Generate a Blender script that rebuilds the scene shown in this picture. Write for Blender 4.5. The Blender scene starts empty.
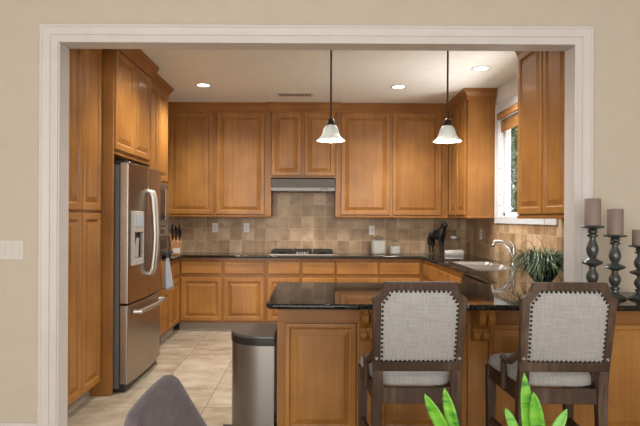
import bpy, bmesh, math, random
from mathutils import Vector, Matrix
random.seed(7)
R = math.radians
S = bpy.context.scene
COL = S.collection

# ------------------------------------------------------------------ camera, world, light, exposure
FPX = 555.0
cd = bpy.data.cameras.new('camera')
cd.sensor_fit = 'HORIZONTAL'; cd.sensor_width = 36.0
cd.lens = FPX / 640.0 * 36.0
cd.shift_x = 8.0 / 640.0
cd.shift_y = 4.5 / 640.0
cd.clip_start = 0.05; cd.clip_end = 200
cam = bpy.data.objects.new('camera', cd); COL.objects.link(cam)
cam.location = (0, 0, 1.37)
cam.matrix_world = Matrix.Translation((0, 0, 1.37)) @ Matrix.Rotation(R(90), 4, 'X') @ Matrix.Rotation(R(0.3), 4, 'Z')
S.camera = cam

W = bpy.data.worlds.new('world'); S.world = W; W.use_nodes = True
bg = W.node_tree.nodes['Background']
bg.inputs[0].default_value = (1.0, 0.97, 0.93, 1); bg.inputs[1].default_value = 1.0

S.view_settings.view_transform = 'Standard'; S.view_settings.look = 'None'
S.view_settings.gamma = 1.0; S.view_settings.use_curve_mapping = False
S.view_settings.exposure = 0.40

def area(name, loc, rot, sx, sy, power, color=(1, 1, 1)):
    l = bpy.data.lights.new(name, 'AREA'); l.shape = 'RECTANGLE'; l.size = sx; l.size_y = sy
    l.energy = power; l.color = color
    o = bpy.data.objects.new(name, l); COL.objects.link(o); o.location = loc; o.rotation_euler = rot
    return o
# daylight from the big living-room windows behind the camera, and from the kitchen window; plus an added ceiling fill
area('living_room_daylight', (-0.3, -3.6, 1.5), (R(91), 0, 0), 6.8, 2.9, 215, (1.0, 0.97, 0.92))
area('kitchen_window_daylight', (3.5, 5.4, 4.3), (0, R(48), 0), 1.6, 2.2, 190, (0.92, 0.97, 1.0))
area('ceiling_fill_light', (3.3, 5.4, 0.45), (0, R(128), 0), 1.0, 2.4, 110, (1.0, 0.99, 0.96))  # added fill, aimed up through the window to brighten the kitchen ceiling

SPOT_W = 22.5
PEND_W = 3.0

# ------------------------------------------------------------------ materials
def nmat(name):
    m = bpy.data.materials.new(name); m.use_nodes = True
    nt = m.node_tree; b = nt.nodes['Principled BSDF']
    return m, nt, b
def L(nt, a, b): nt.links.new(a, b)
def plain(name, col, rough=0.5, metal=0.0, **kw):
    m, nt, b = nmat(name)
    b.inputs['Base Color'].default_value = (*col, 1); b.inputs['Roughness'].default_value = rough
    b.inputs['Metallic'].default_value = metal
    for k, v in kw.items(): b.inputs[k.replace('_', ' ')].default_value = v
    # faint tonal variation so that nothing is perfectly flat
    tc = nt.nodes.new('ShaderNodeTexCoord'); n = nt.nodes.new('ShaderNodeTexNoise'); n.inputs['Scale'].default_value = 9
    mx = nt.nodes.new('ShaderNodeMix'); mx.data_type = 'RGBA'
    mx.inputs[6].default_value = (*[c * 0.93 for c in col], 1); mx.inputs[7].default_value = (*[min(1, c * 1.05) for c in col], 1)
    L(nt, tc.outputs['Object'], n.inputs['Vector']); L(nt, n.outputs['Fac'], mx.inputs[0]); L(nt, mx.outputs[2], b.inputs['Base Color'])
    return m
def ramp(nt, stops):
    r = nt.nodes.new('ShaderNodeValToRGB'); e = r.color_ramp.elements
    while len(e) < len(stops): e.new(0.5)
    for el, (p, c) in zip(e, stops): el.position = p; el.color = (*c, 1)
    return r
def wood(name, dark, mid, light, axis='Z', rough=0.40, coat=0.16, stretch=22, fine=0.6):
    m, nt, b = nmat(name)
    tc = nt.nodes.new('ShaderNodeTexCoord'); oi = nt.nodes.new('ShaderNodeObjectInfo')
    off = nt.nodes.new('ShaderNodeVectorMath'); off.operation = 'ADD'
    mul = nt.nodes.new('ShaderNodeMath'); mul.operation = 'MULTIPLY'; mul.inputs[1].default_value = 37
    L(nt, oi.outputs['Random'], mul.inputs[0]); L(nt, mul.outputs[0], off.inputs[1]); L(nt, tc.outputs['Object'], off.inputs[0])
    mp = nt.nodes.new('ShaderNodeMapping')
    sc = {'Z': (stretch, stretch, 0.9), 'X': (0.9, stretch, stretch), 'Y': (stretch, 0.9, stretch)}[axis]
    mp.inputs['Scale'].default_value = sc
    L(nt, off.outputs[0], mp.inputs['Vector'])
    n = nt.nodes.new('ShaderNodeTexNoise'); n.inputs['Scale'].default_value = 1.6; n.inputs['Detail'].default_value = 7; n.inputs['Roughness'].default_value = 0.62
    n.inputs['Distortion'].default_value = 0.6
    L(nt, mp.outputs[0], n.inputs['Vector'])
    n2 = nt.nodes.new('ShaderNodeTexNoise'); n2.inputs['Scale'].default_value = 2.6; n2.inputs['Detail'].default_value = 3
    L(nt, off.outputs[0], n2.inputs['Vector'])
    ad = nt.nodes.new('ShaderNodeMix'); ad.data_type = 'FLOAT'; ad.inputs[0].default_value = 0.55
    L(nt, n.outputs['Fac'], ad.inputs[2]); L(nt, n2.outputs['Fac'], ad.inputs[3])
    r = ramp(nt, [(0.24, dark), (0.5, mid), (0.76, light)])
    L(nt, ad.outputs[0], r.inputs[0]); L(nt, r.outputs[0], b.inputs['Base Color'])
    b.inputs['Roughness'].default_value = rough; b.inputs['Specular IOR Level'].default_value = 0.35; b.inputs['Coat Weight'].default_value = coat; b.inputs['Coat Roughness'].default_value = 0.13
    bu = nt.nodes.new('ShaderNodeBump'); bu.inputs['Strength'].default_value = 0.04 * fine; bu.inputs['Distance'].default_value = 0.01
    L(nt, n.outputs['Fac'], bu.inputs['Height']); L(nt, bu.outputs[0], b.inputs['Normal'])
    return m
def tile(name, size, grout_w, axes, stops, grout, rough=0.45, offs=(0, 0), var=0.28, nscale=6, bump=0.3, stretch=None):
    m, nt, b = nmat(name)
    geo = nt.nodes.new('ShaderNodeNewGeometry'); sx = nt.nodes.new('ShaderNodeSeparateXYZ'); L(nt, geo.outputs['Position'], sx.inputs[0])
    def math_(op, a, bv=None):
        q = nt.nodes.new('ShaderNodeMath'); q.operation = op
        if hasattr(a, 'is_output'): L(nt, a, q.inputs[0])
        else: q.inputs[0].default_value = a
        if bv is not None:
            if hasattr(bv, 'is_output'): L(nt, bv, q.inputs[1])
            else: q.inputs[1].default_value = bv
        return q.outputs[0]
    us = []
    for k, a in enumerate(axes):
        u = math_('DIVIDE', math_('SUBTRACT', sx.outputs[a], offs[k]), size)
        us.append(u)
    fl = [math_('FLOOR', u) for u in us]; fr = [math_('FRACT', u) for u in us]
    cb = nt.nodes.new('ShaderNodeCombineXYZ'); L(nt, fl[0], cb.inputs[0]); L(nt, fl[1], cb.inputs[1])
    wn = nt.nodes.new('ShaderNodeTexWhiteNoise'); wn.noise_dimensions = '3D'; L(nt, cb.outputs[0], wn.inputs['Vector'])
    # per tile offset noise
    va = nt.nodes.new('ShaderNodeVectorMath'); va.operation = 'MULTIPLY_ADD'
    L(nt, wn.outputs['Color'], va.inputs[0]); va.inputs[1].default_value = (20, 20, 20); L(nt, geo.outputs['Position'], va.inputs[2])
    mp = nt.nodes.new('ShaderNodeMapping'); mp.inputs['Scale'].default_value = stretch or (1, 1, 1); L(nt, va.outputs[0], mp.inputs['Vector'])
    n = nt.nodes.new('ShaderNodeTexNoise'); n.inputs['Scale'].default_value = nscale; n.inputs['Detail'].default_value = 6; n.inputs['Roughness'].default_value = 0.6
    L(nt, mp.outputs[0], n.inputs['Vector'])
    mf = nt.nodes.new('ShaderNodeMix'); mf.data_type = 'FLOAT'; mf.inputs[0].default_value = var
    L(nt, n.outputs['Fac'], mf.inputs[2]); L(nt, wn.outputs['Value'], mf.inputs[3])
    r = ramp(nt, stops); L(nt, mf.outputs[0], r.inputs[0])
    g = grout_w / size / 2
    e = [math_('LESS_THAN', math_('ABSOLUTE', math_('SUBTRACT', f, 0.5)), 0.5 - g) for f in fr]
    inside = math_('MULTIPLY', e[0], e[1])
    mx = nt.nodes.new('ShaderNodeMix'); mx.data_type = 'RGBA'; mx.inputs[6].default_value = (*grout, 1)
    L(nt, inside, mx.inputs[0]); L(nt, r.outputs[0], mx.inputs[7]); L(nt, mx.outputs[2], b.inputs['Base Color'])
    b.inputs['Roughness'].default_value = rough
    bu = nt.nodes.new('ShaderNodeBump'); bu.inputs['Strength'].default_value = bump; bu.inputs['Distance'].default_value = 0.003
    h = math_('ADD', inside, math_('MULTIPLY', n.outputs['Fac'], 0.5)); L(nt, h, bu.inputs['Height']); L(nt, bu.outputs[0], b.inputs['Normal'])
    return m

M = {}
M['wood'] = wood('honey_maple', (0.175, 0.066, 0.013), (0.318, 0.136, 0.029), (0.47, 0.222, 0.055))
M['wood_h'] = wood('honey_maple_flat_grain', (0.175, 0.066, 0.013), (0.318, 0.136, 0.029), (0.47, 0.222, 0.055), axis='X')
M['wood_y'] = wood('honey_maple_trim', (0.17, 0.062, 0.013), (0.28, 0.112, 0.024), (0.38, 0.165, 0.040), axis='X')
M['carcass'] = wood('maple_carcass', (0.16, 0.061, 0.012), (0.275, 0.115, 0.024), (0.38, 0.172, 0.042))
M['stool_wood'] = wood('weathered_walnut', (0.022, 0.011, 0.006), (0.058, 0.031, 0.018), (0.18, 0.125, 0.09), rough=0.55, coat=0.0, stretch=30, fine=4)
M['table_wood'] = wood('dark_oak', (0.06, 0.035, 0.02), (0.10, 0.06, 0.035), (0.15, 0.09, 0.055), axis='X', rough=0.45)
M['wall'] = plain('greige_paint', (0.525, 0.460, 0.380), 0.85)
M['white_wall'] = plain('kitchen_paint', (0.80, 0.78, 0.73), 0.85)
M['trim'] = plain('trim_paint', (0.60, 0.565, 0.545), 0.4)
M['window_white'] = plain('window_vinyl', (0.62, 0.64, 0.66), 0.35)
M['plate'] = plain('switch_plastic', (0.60, 0.57, 0.535), 0.35)
M['outlet'] = plain('outlet_plastic', (0.80, 0.78, 0.75), 0.35)
M['steel'] = plain('brushed_steel', (0.36, 0.305, 0.255), 0.28, 1.0)
M['steel_light'] = plain('bright_steel', (0.60, 0.575, 0.54), 0.25, 1.0)
M['sink_steel'] = plain('satin_sink_steel', (0.80, 0.80, 0.80), 0.30, 1.0)
M['hood_steel'] = plain('dark_hood_steel', (0.075, 0.066, 0.057), 0.42, 1.0)
M['hood_lip'] = plain('hood_lip_steel', (0.15, 0.14, 0.13), 0.38, 1.0)
M['handle_steel'] = plain('dull_handle_steel', (0.44, 0.41, 0.37), 0.42, 1.0)
M['can_steel'] = plain('can_steel', (0.27, 0.25, 0.23), 0.33, 1.0)
M['silver_plastic'] = plain('silver_plastic', (0.40, 0.375, 0.34), 0.35)
M['chrome'] = plain('chrome', (0.60, 0.60, 0.61), 0.14, 1.0)
M['fridge_grey'] = plain('fridge_side_paint', (0.10, 0.10, 0.10), 0.5)
M['black'] = plain('black_plastic', (0.012, 0.012, 0.013), 0.35)
M['black_glass'] = plain('black_glass', (0.01, 0.01, 0.012), 0.06)
M['iron'] = plain('cast_iron', (0.012, 0.012, 0.012), 0.55)
M['screen'] = plain('control_screen', (0.35, 0.42, 0.50), 0.2)
M['bronze'] = plain('dark_bronze', (0.035, 0.024, 0.018), 0.4, 0.6)
M['pewter'] = plain('dark_green_grey_lacquer', (0.042, 0.046, 0.043), 0.28, 0.0, Coat_Weight=0.4)
M['candle'] = plain('mauve_brown_wax', (0.235, 0.175, 0.148), 0.6)
M['wick'] = plain('wick', (0.02, 0.018, 0.015), 0.9)
M['ceramic'] = plain('white_powder', (0.90, 0.87, 0.81), 0.5)
M['horse'] = plain('black_figure_glaze', (0.006, 0.0065, 0.0075), 0.35)
M['greybox'] = plain('pale_grey_paint', (0.50, 0.47, 0.45), 0.5)
M['towel'] = plain('grey_white_terry', (0.34, 0.36, 0.41), 0.95)
M['towel_black'] = plain('black_knit', (0.02, 0.02, 0.022), 0.9)
M['lid_grey'] = plain('charcoal_lid_plastic', (0.075, 0.068, 0.062), 0.3)
M['nail'] = plain('dark_nailhead', (0.045, 0.035, 0.03), 0.35, 0.9)
M['bolt'] = plain('pewter_bolt', (0.35, 0.31, 0.28), 0.4, 0.9)
M['soil'] = plain('potting_soil', (0.03, 0.02, 0.014), 0.95)
M['pot_clay'] = plain('grey_pot', (0.25, 0.24, 0.23), 0.6)
M['stem'] = plain('twig', (0.10, 0.06, 0.03), 0.8)
M['vent'] = plain('vent_slot_shade', (0.07, 0.055, 0.045), 0.6)  # dark of the vent slots put into the colour as shade
M['vent_frame'] = plain('vent_frame_paint', (0.6, 0.55, 0.48), 0.6)
M['lawn'] = plain('garden_ground', (0.16, 0.20, 0.09), 0.95)
M['toe'] = plain('toe_kick_tile', (0.36, 0.30, 0.24), 0.6)
M['knifewood'] = wood('knife_block_wood', (0.22, 0.10, 0.035), (0.33, 0.16, 0.06), (0.42, 0.22, 0.10), rough=0.4)
M['backsplash'] = tile('travertine_backsplash', 0.1556, 0.005, (0, 2), [(0.30, (0.27, 0.158, 0.076)), (0.5, (0.45, 0.292, 0.160)), (0.68, (0.62, 0.45, 0.28))], (0.58, 0.45, 0.31), 0.42, (0.02, 0.914))
M['backsplash_side'] = tile('travertine_backsplash_side', 0.1556, 0.005, (1, 2), [(0.30, (0.27, 0.158, 0.076)), (0.5, (0.45, 0.292, 0.160)), (0.68, (0.62, 0.45, 0.28))], (0.58, 0.45, 0.31), 0.30, (0.05, 0.914))
M['floor'] = tile('beige_floor_tile', 0.455, 0.006, (0, 1), [(0.28, (0.24, 0.185, 0.125)), (0.5, (0.40, 0.333, 0.25)), (0.68, (0.51, 0.44, 0.35))], (0.15, 0.115, 0.085), 0.33, (-0.761, 3.99), var=0.12, nscale=4.5, bump=0.12, stretch=(1, 1.6, 1))

def granite():
    m, nt, b = nmat('black_granite')
    tc = nt.nodes.new('ShaderNodeTexCoord')
    n = nt.nodes.new('ShaderNodeTexNoise'); n.inputs['Scale'].default_value = 95; n.inputs['Detail'].default_value = 4
    v = nt.nodes.new('ShaderNodeTexVoronoi'); v.inputs['Scale'].default_value = 70
    L(nt, tc.outputs['Object'], n.inputs['Vector']); L(nt, tc.outputs['Object'], v.inputs['Vector'])
    r = ramp(nt, [(0.45, (0.006, 0.006, 0.006)), (0.62, (0.022, 0.018, 0.013)), (0.75, (0.10, 0.075, 0.045))])
    L(nt, n.outputs['Fac'], r.inputs[0]); L(nt, r.outputs[0], b.inputs['Base Color'])
    b.inputs['Roughness'].default_value = 0.05; b.inputs['IOR'].default_value = 1.36
    return m
M['granite'] = granite()
def fabric(name, c1, c2, scale=420):
    m, nt, b = nmat(name)
    tc = nt.nodes.new('ShaderNodeTexCoord')
    outs = []
    for s in ((scale, 14, 14), (14, 14, scale)):
        mp = nt.nodes.new('ShaderNodeMapping'); mp.inputs['Scale'].default_value = s; L(nt, tc.outputs['Object'], mp.inputs['Vector'])
        n = nt.nodes.new('ShaderNodeTexNoise'); n.inputs['Scale'].default_value = 1.0; n.inputs['Detail'].default_value = 3; L(nt, mp.outputs[0], n.inputs['Vector'])
        outs.append(n.outputs['Fac'])
    mf = nt.nodes.new('ShaderNodeMix'); mf.data_type = 'FLOAT'; mf.inputs[0].default_value = 0.5
    L(nt, outs[0], mf.inputs[2]); L(nt, outs[1], mf.inputs[3])
    r = ramp(nt, [(0.36, c1), (0.62, c2)]); L(nt, mf.outputs[0], r.inputs[0]); L(nt, r.outputs[0], b.inputs['Base Color'])
    b.inputs['Roughness'].default_value = 0.9; b.inputs['Sheen Weight'].default_value = 0.2
    bu = nt.nodes.new('ShaderNodeBump'); bu.inputs['Strength'].default_value = 0.35; bu.inputs['Distance'].default_value = 0.002
    L(nt, mf.outputs[0], bu.inputs['Height']); L(nt, bu.outputs[0], b.inputs['Normal'])
    return m
M['linen'] = fabric('grey_linen', (0.265, 0.258, 0.254), (0.41, 0.40, 0.392))
M['felt'] = fabric('purple_grey_felt', (0.080, 0.060, 0.074), (0.120, 0.093, 0.108), 160)
def emissive(name, col, strength, base=None):
    m, nt, b = nmat(name)
    b.inputs['Base Color'].default_value = (*(base or col), 1)
    b.inputs['Emission Color'].default_value = (*col, 1); b.inputs['Emission Strength'].default_value = strength
    n = nt.nodes.new('ShaderNodeTexNoise'); b.inputs['Roughness'].default_value = 0.4
    return m
M['can_lens'] = emissive('recessed_lamp_lens', (1.0, 0.93, 0.82), 6.0)
M['bulb'] = emissive('bulb_glow', (1.0, 0.96, 0.90), 5.0)
def frosted():
    m, nt, b = nmat('frosted_shade_glass')
    b.inputs['Base Color'].default_value = (0.50, 0.52, 0.50, 1); b.inputs['Roughness'].default_value = 0.35
    tr = nt.nodes.new('ShaderNodeBsdfTranslucent'); tr.inputs[0].default_value = (0.9, 0.9, 0.88, 1)
    mx = nt.nodes.new('ShaderNodeMixShader'); mx.inputs[0].default_value = 0.2
    out = nt.nodes['Material Output']
    L(nt, b.outputs[0], mx.inputs[1]); L(nt, tr.outputs[0], mx.inputs[2]); L(nt, mx.outputs[0], out.inputs[0])
    return m
M['frosted'] = frosted()
def glass(name, tint=(0.95, 0.97, 0.96)):
    m, nt, b = nmat(name)
    b.inputs['Base Color'].default_value = (*tint, 1); b.inputs['Roughness'].default_value = 0.02
    b.inputs['Transmission Weight'].default_value = 1.0; b.inputs['IOR'].default_value = 1.12
    return m
M['glass'] = glass('clear_glass')
def pane():
    m, nt, b = nmat('window_glass')
    t = nt.nodes.new('ShaderNodeBsdfTransparent'); g = nt.nodes.new('ShaderNodeBsdfGlossy'); g.inputs['Roughness'].default_value = 0.02
    mx = nt.nodes.new('ShaderNodeMixShader'); mx.inputs[0].default_value = 0.06
    L(nt, t.outputs[0], mx.inputs[1]); L(nt, g.outputs[0], mx.inputs[2]); L(nt, mx.outputs[0], nt.nodes['Material Output'].inputs[0])
    return m
M['pane'] = pane()
def leafmat(name, stops, scale=3.0, banded=False, rough=0.4, sss=0.0):
    m, nt, b = nmat(name)
    tc = nt.nodes.new('ShaderNodeTexCoord')
    mp = nt.nodes.new('ShaderNodeMapping'); mp.inputs['Scale'].default_value = (1, 1, 4) if banded else (1, 1, 1)
    n = nt.nodes.new('ShaderNodeTexNoise'); n.inputs['Scale'].default_value = scale; n.inputs['Detail'].default_value = 4
    L(nt, tc.outputs['Object'], mp.inputs[0]); L(nt, mp.outputs[0], n.inputs['Vector'])
    r = ramp(nt, stops); L(nt, n.outputs['Fac'], r.inputs[0]); L(nt, r.outputs[0], b.inputs['Base Color'])
    b.inputs['Roughness'].default_value = rough
    return m
M['snake'] = leafmat('snake_plant_leaf', [(0.36, (0.03, 0.15, 0.012)), (0.46, (0.11, 0.33, 0.022)), (0.7, (0.19, 0.45, 0.04))], 14, True)
M['grass'] = leafmat('grass_blade', [(0.3, (0.035, 0.065, 0.028)), (0.5, (0.09, 0.15, 0.065)), (0.7, (0.26, 0.33, 0.19))], 30)
M['hedge'] = leafmat('garden_leaf', [(0.3, (0.03, 0.07, 0.02)), (0.55, (0.09, 0.17, 0.05)), (0.8, (0.30, 0.36, 0.18))], 9)
def bamboo():
    m, nt, b = nmat('woven_bamboo')
    tc = nt.nodes.new('ShaderNodeTexCoord'); mp = nt.nodes.new('ShaderNodeMapping'); mp.inputs['Scale'].default_value = (3, 3, 160)
    n = nt.nodes.new('ShaderNodeTexNoise'); n.inputs['Scale'].default_value = 1.0
    L(nt, tc.outputs['Object'], mp.inputs[0]); L(nt, mp.outputs[0], n.inputs['Vector'])
    r = ramp(nt, [(0.35, (0.18, 0.075, 0.02)), (0.6, (0.40, 0.19, 0.06))]); L(nt, n.outputs['Fac'], r.inputs[0]); L(nt, r.outputs[0], b.inputs['Base Color'])
    b.inputs['Roughness'].default_value = 0.6
    return m
M['bamboo'] = bamboo()

# ------------------------------------------------------------------ mesh helpers
class MB:
    def __init__(self): self.v = []; self.f = []
    def box(self, x0, x1, y0, y1, z0, z1):
        b = len(self.v)
        self.v += [(x0,y0,z0),(x1,y0,z0),(x1,y1,z0),(x0,y1,z0),(x0,y0,z1),(x1,y0,z1),(x1,y1,z1),(x0,y1,z1)]
        self.f += [tuple(b+i for i in q) for q in ((0,3,2,1),(4,5,6,7),(0,1,5,4),(1,2,6,5),(2,3,7,6),(3,0,4,7))]
        return self
    def grid(self, rings, closed=True, caps=True, tris=False):
        """rings: list of equal-length point lists"""
        b = len(self.v); n = len(rings[0])
        for r in rings: self.v += [tuple(p) for p in r]
        m = n if closed else n - 1
        for i in range(len(rings) - 1):
            for j in range(m):
                k = (j + 1) % n
                self.f.append((b+i*n+j, b+i*n+k, b+(i+1)*n+k, b+(i+1)*n+j))
        if caps and closed:
            self.f.append(tuple(b + j for j in reversed(range(n))))
            self.f.append(tuple(b + (len(rings)-1)*n + j for j in range(n)))
        return self
    def lathe(self, prof, c=(0,0,0), seg=24, caps=True):
        rings = [[(c[0]+r*math.cos(2*math.pi*k/seg), c[1]+r*math.sin(2*math.pi*k/seg), c[2]+z) for k in range(seg)] for r, z in prof]
        return self.grid(rings, True, caps)
    def tube(self, pts, rad, seg=10, caps=True):
        pts = [Vector(p) for p in pts]; n = len(pts)
        rad = rad if isinstance(rad, (list, tuple)) else [rad]*n
        rings = []; up = None
        for i, p in enumerate(pts):
            t = (pts[min(i+1,n-1)] - pts[max(i-1,0)]).normalized()
            if up is None:
                up = Vector((0,0,1)) if abs(t.z) < 0.9 else Vector((1,0,0))
            a = t.cross(up).normalized(); up = a.cross(t).normalized()
            r = rad[i]
            rx, ry = r if isinstance(r, tuple) else (r, r)
            rings.append([p + a*rx*math.cos(2*math.pi*k/seg) + up*ry*math.sin(2*math.pi*k/seg) for k in range(seg)])
        return self.grid(rings, True, caps)
    def bar(self, p, q, w, d=None, ref=(0,0,1)):
        """square bar from p to q"""
        p, q = Vector(p), Vector(q); d = d or w
        t = (q-p).normalized(); ref = Vector(ref)
        if abs(t.dot(ref)) > 0.95: ref = Vector((1,0,0))
        a = t.cross(ref).normalized(); u = a.cross(t).normalized()
        wq, dq = (w, d)
        r = lambda c: [c + a*sx*wq/2 + u*sy*dq/2 for sx, sy in ((-1,-1),(1,-1),(1,1),(-1,1))]
        return self.grid([r(p), r(q)], True, True)
    def prism(self, poly, z0, z1, mapf=None):
        mapf = mapf or (lambda x, y, z: (x, y, z))
        return self.grid([[mapf(x, y, z0) for x, y in poly], [mapf(x, y, z1) for x, y in poly]], True, True)
    def xform(self, mat):
        self.v = [tuple(mat @ Vector(p)) for p in self.v]; return self
    def build(self, name, mat, parent=None, bevel=0.0, smooth=False, sub=0, seg=2, solid=0.0, loc=None):
        me = bpy.data.meshes.new(name); me.from_pydata(self.v, [], self.f)
        bm = bmesh.new(); bm.from_mesh(me); bmesh.ops.recalc_face_normals(bm, faces=bm.faces); bm.to_mesh(me); bm.free()
        me.materials.append(mat if not isinstance(mat, str) else M[mat])
        o = bpy.data.objects.new(name, me); COL.objects.link(o)
        if parent: o.parent = parent
        if loc: o.location = loc
        if solid:
            md = o.modifiers.new('solid', 'SOLIDIFY'); md.thickness = solid; md.offset = 0
        if bevel:
            md = o.modifiers.new('bevel', 'BEVEL'); md.width = bevel; md.segments = seg; md.limit_method = 'ANGLE'; md.angle_limit = R(35)
        if sub:
            md = o.modifiers.new('sub', 'SUBSURF'); md.levels = sub; md.render_levels = sub
        if smooth or bevel or sub:
            for p in me.polygons: p.use_smooth = True
            if not sub:
                md = o.modifiers.new('wn', 'WEIGHTED_NORMAL') if bevel else None
                if md: md.keep_sharp = False
                try: me.set_sharp_from_angle(angle=R(40)) if not bevel else None
                except Exception: pass
        return o

def tag(o, label=None, cat=None, group=None, kind=None):
    if label: o['label'] = label
    if cat: o['category'] = cat
    if group: o['group'] = group
    if kind: o['kind'] = kind
    return o
def thing(name, label, cat, loc=(0,0,0), rz=0.0, group=None):
    o = bpy.data.objects.new(name, None); COL.objects.link(o); o.empty_display_size = 0.1
    o.location = loc; o.rotation_euler = (0, 0, rz)
    return tag(o, label, cat, group)
def struct(name, mb, mat, **kw):
    return tag(mb.build(name, mat, **kw), kind='structure')
def copy_tree(o, parent=None):
    c = o.copy(); COL.objects.link(c)
    if parent: c.parent = parent
    for ch in list(o.children): copy_tree(ch, c)
    return c

def sweep(path, prof, closed=False):
    """mitred sweep of a profile (out, up) along a 2D path; out is to the right of travel. returns rings of (x, y, up)"""
    P = [Vector(p) for p in path]; n = len(P); rings = []
    for i, p in enumerate(P):
        d0 = (P[i]-P[i-1]).normalized() if i > 0 else None
        d1 = (P[i+1]-P[i]).normalized() if i < n-1 else None
        d0 = d0 or d1; d1 = d1 or d0
        n0 = Vector((d0.y, -d0.x)); n1 = Vector((d1.y, -d1.x))
        m = (n0+n1).normalized(); m = m / max(0.2, m.dot(n0))
        rings.append([(p.x+m.x*o, p.y+m.y*o, u) for o, u in prof])
    return rings

def panel_front(w, h, t=0.020, fr=0.058, flat=False):
    """raised-panel door or drawer slab: u = x, v = z, front at -y"""
    if flat: prof = [(0,0),(0,t-0.006),(0.006,t-0.001),(0.012,t),]
    else:
        prof = [(0,0),(0,t-0.006),(0.004,t-0.001),(0.009,t),(fr-0.012,t),(fr-0.006,t-0.004),(fr-0.002,t-0.013),(fr+0.005,t-0.014),(fr+0.036,t-0.003),(fr+0.039,t-0.001)]
    mb = MB()
    rings = [[(o,-d,o),(w-o,-d,o),(w-o,-d,h-o),(o,-d,h-o)] for o, d in prof]
    mb.grid(rings, True, True)
    return mb
def add_door(parent, u, v, w, h, name='door', mat='wood', flat=False, fr=0.058):
    mb = panel_front(w, h, flat=flat, fr=fr)
    return mb.build(name, mat, parent, loc=(u, 0, v))

CROWN = [(0.0,0.0),(0.014,0.0),(0.014,0.016),(0.020,0.020),(0.020,0.034),(0.026,0.046),(0.038,0.064),(0.050,0.078),(0.050,0.086),(0.060,0.092),(0.060,0.115),(0.0,0.115)]
def cabinet(name, label, loc, rz, w, d, z0, z1, doors=(), drawers=(), group=None, toe=False, crown=None, rail=False, cat='cabinet', ends=(False, False), open_top=None):
    """local frame: x along the front, -y outward, body behind; doors (u,v,w,h)"""
    t = thing(name, label, cat, loc, rz, group)
    b = MB()
    if open_top:
        b.box(0, w, 0.02, d, z0+0.105, open_top).box(0, w, 0, 0.02, z0+0.105, z1)
    elif toe:
        b.box(0, w, 0, d, z0+0.105, z1)
    else: b.box(0, w, 0, d, z0, z1)
    b.build('body', 'carcass', t, bevel=0.002, seg=1)
    if toe: MB().box(0, w, 0.07, d, z0, z0+0.105).build('toe_kick', 'toe', t)
    for u, v, dw, dh in doors: add_door(t, u, v, dw, dh)
    for u, v, dw, dh in drawers: add_door(t, u, v, dw, dh, 'drawer', 'wood_h', True)
    if crown is not None:
        path = []
        if ends[0]: path.append((0, d))
        path += [(0, 0), (w, 0)]
        if ends[1]: path.append((w, d))
        prof = [(o, crown + u) for o, u in CROWN]
        MB().grid(sweep(path, prof), True, True).build('crown_moulding', 'wood_y', t)
    if rail:
        path = []
        if ends[0]: path.append((0, d))
        path += [(0, 0), (w, 0)]
        if ends[1]: path.append((w, d))
        prof = [(-0.015, z0-0.012),(0.006, z0-0.012),(0.010, z0-0.004),(0.008, z0+0.012),(0.0, z0+0.014),(-0.015, z0+0.014)]
        MB().grid(sweep(path, prof), True, True).build('light_rail', 'wood_y', t)
    return t

# ------------------------------------------------------------------ the setting
YB = 7.25            # kitchen back wall
XL, XR = -2.22, 2.02 # kitchen side walls
YF, YK = 3.45, 3.58  # the near wall with the opening: living-room face, kitchen face
OX0, OX1, OZ = -1.570, 1.626, 2.45
CZ = 2.79
CT = 0.914
floor_ = struct('floor', MB().box(-3.6, 3.6, -4.2, YB+0.15, -0.1, 0), 'floor')
struct('ceiling', MB().box(-3.6, 3.6, YK, YB+0.15, CZ, CZ+0.12), 'white_wall')
tag(MB().box(-3.6, 3.6, -2.6, YF, 3.05, 3.15).build('ceiling', plain('living_ceiling_paint', (0.72, 0.70, 0.66), 0.9)), kind='structure')
struct('wall_back', MB().box(XL-0.12, XR+0.12, YB, YB+0.12, 0, CZ), 'white_wall')
struct('wall_left', MB().box(XL-0.12, XL, YK, YB, 0, CZ), 'white_wall')
WY0, WY1, WZ0, WZ1 = 4.62, 5.985, 1.385, 2.515     # kitchen window opening
wr = MB()
wr.box(XR, XR+0.12, YK, WY0, 0, CZ).box(XR, XR+0.12, WY1, YB, 0, CZ).box(XR, XR+0.12, WY0, WY1, 0, WZ0).box(XR, XR+0.12, WY0, WY1, WZ1, CZ)
struct('wall_right', wr, 'white_wall')
wn_ = MB()
wn_.box(-3.6, OX0-0.012, YF, YK, 0, 3.15).box(OX0-0.012, OX1+0.012, YF, YK, OZ+0.012, 3.15)
wn_.box(OX1+0.012, 2.06, YF, YK, CT+0.001, 3.15).box(2.06, 3.6, YF, YK, 0, 3.15)
struct('wall_near', wn_, 'wall')
struct('wall_side', MB().box(-3.72, -3.6, -2.6, YK, 0, 3.15), 'wall')
struct('wall_side', MB().box(3.6, 3.72, -2.6, YK, 0, 3.15), 'wall')
# casing around the opening (three mitred mouldings in one trim), plus the jamb lining
cas = [(0.0,0.0),(0.0,0.008),(-0.006,0.010),(-0.042,0.010),(-0.046,0.016),(-0.060,0.017),(-0.088,0.020),(-0.093,0.024),(-0.106,0.024),(-0.112,0.018),(-0.112,0.0)]
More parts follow.
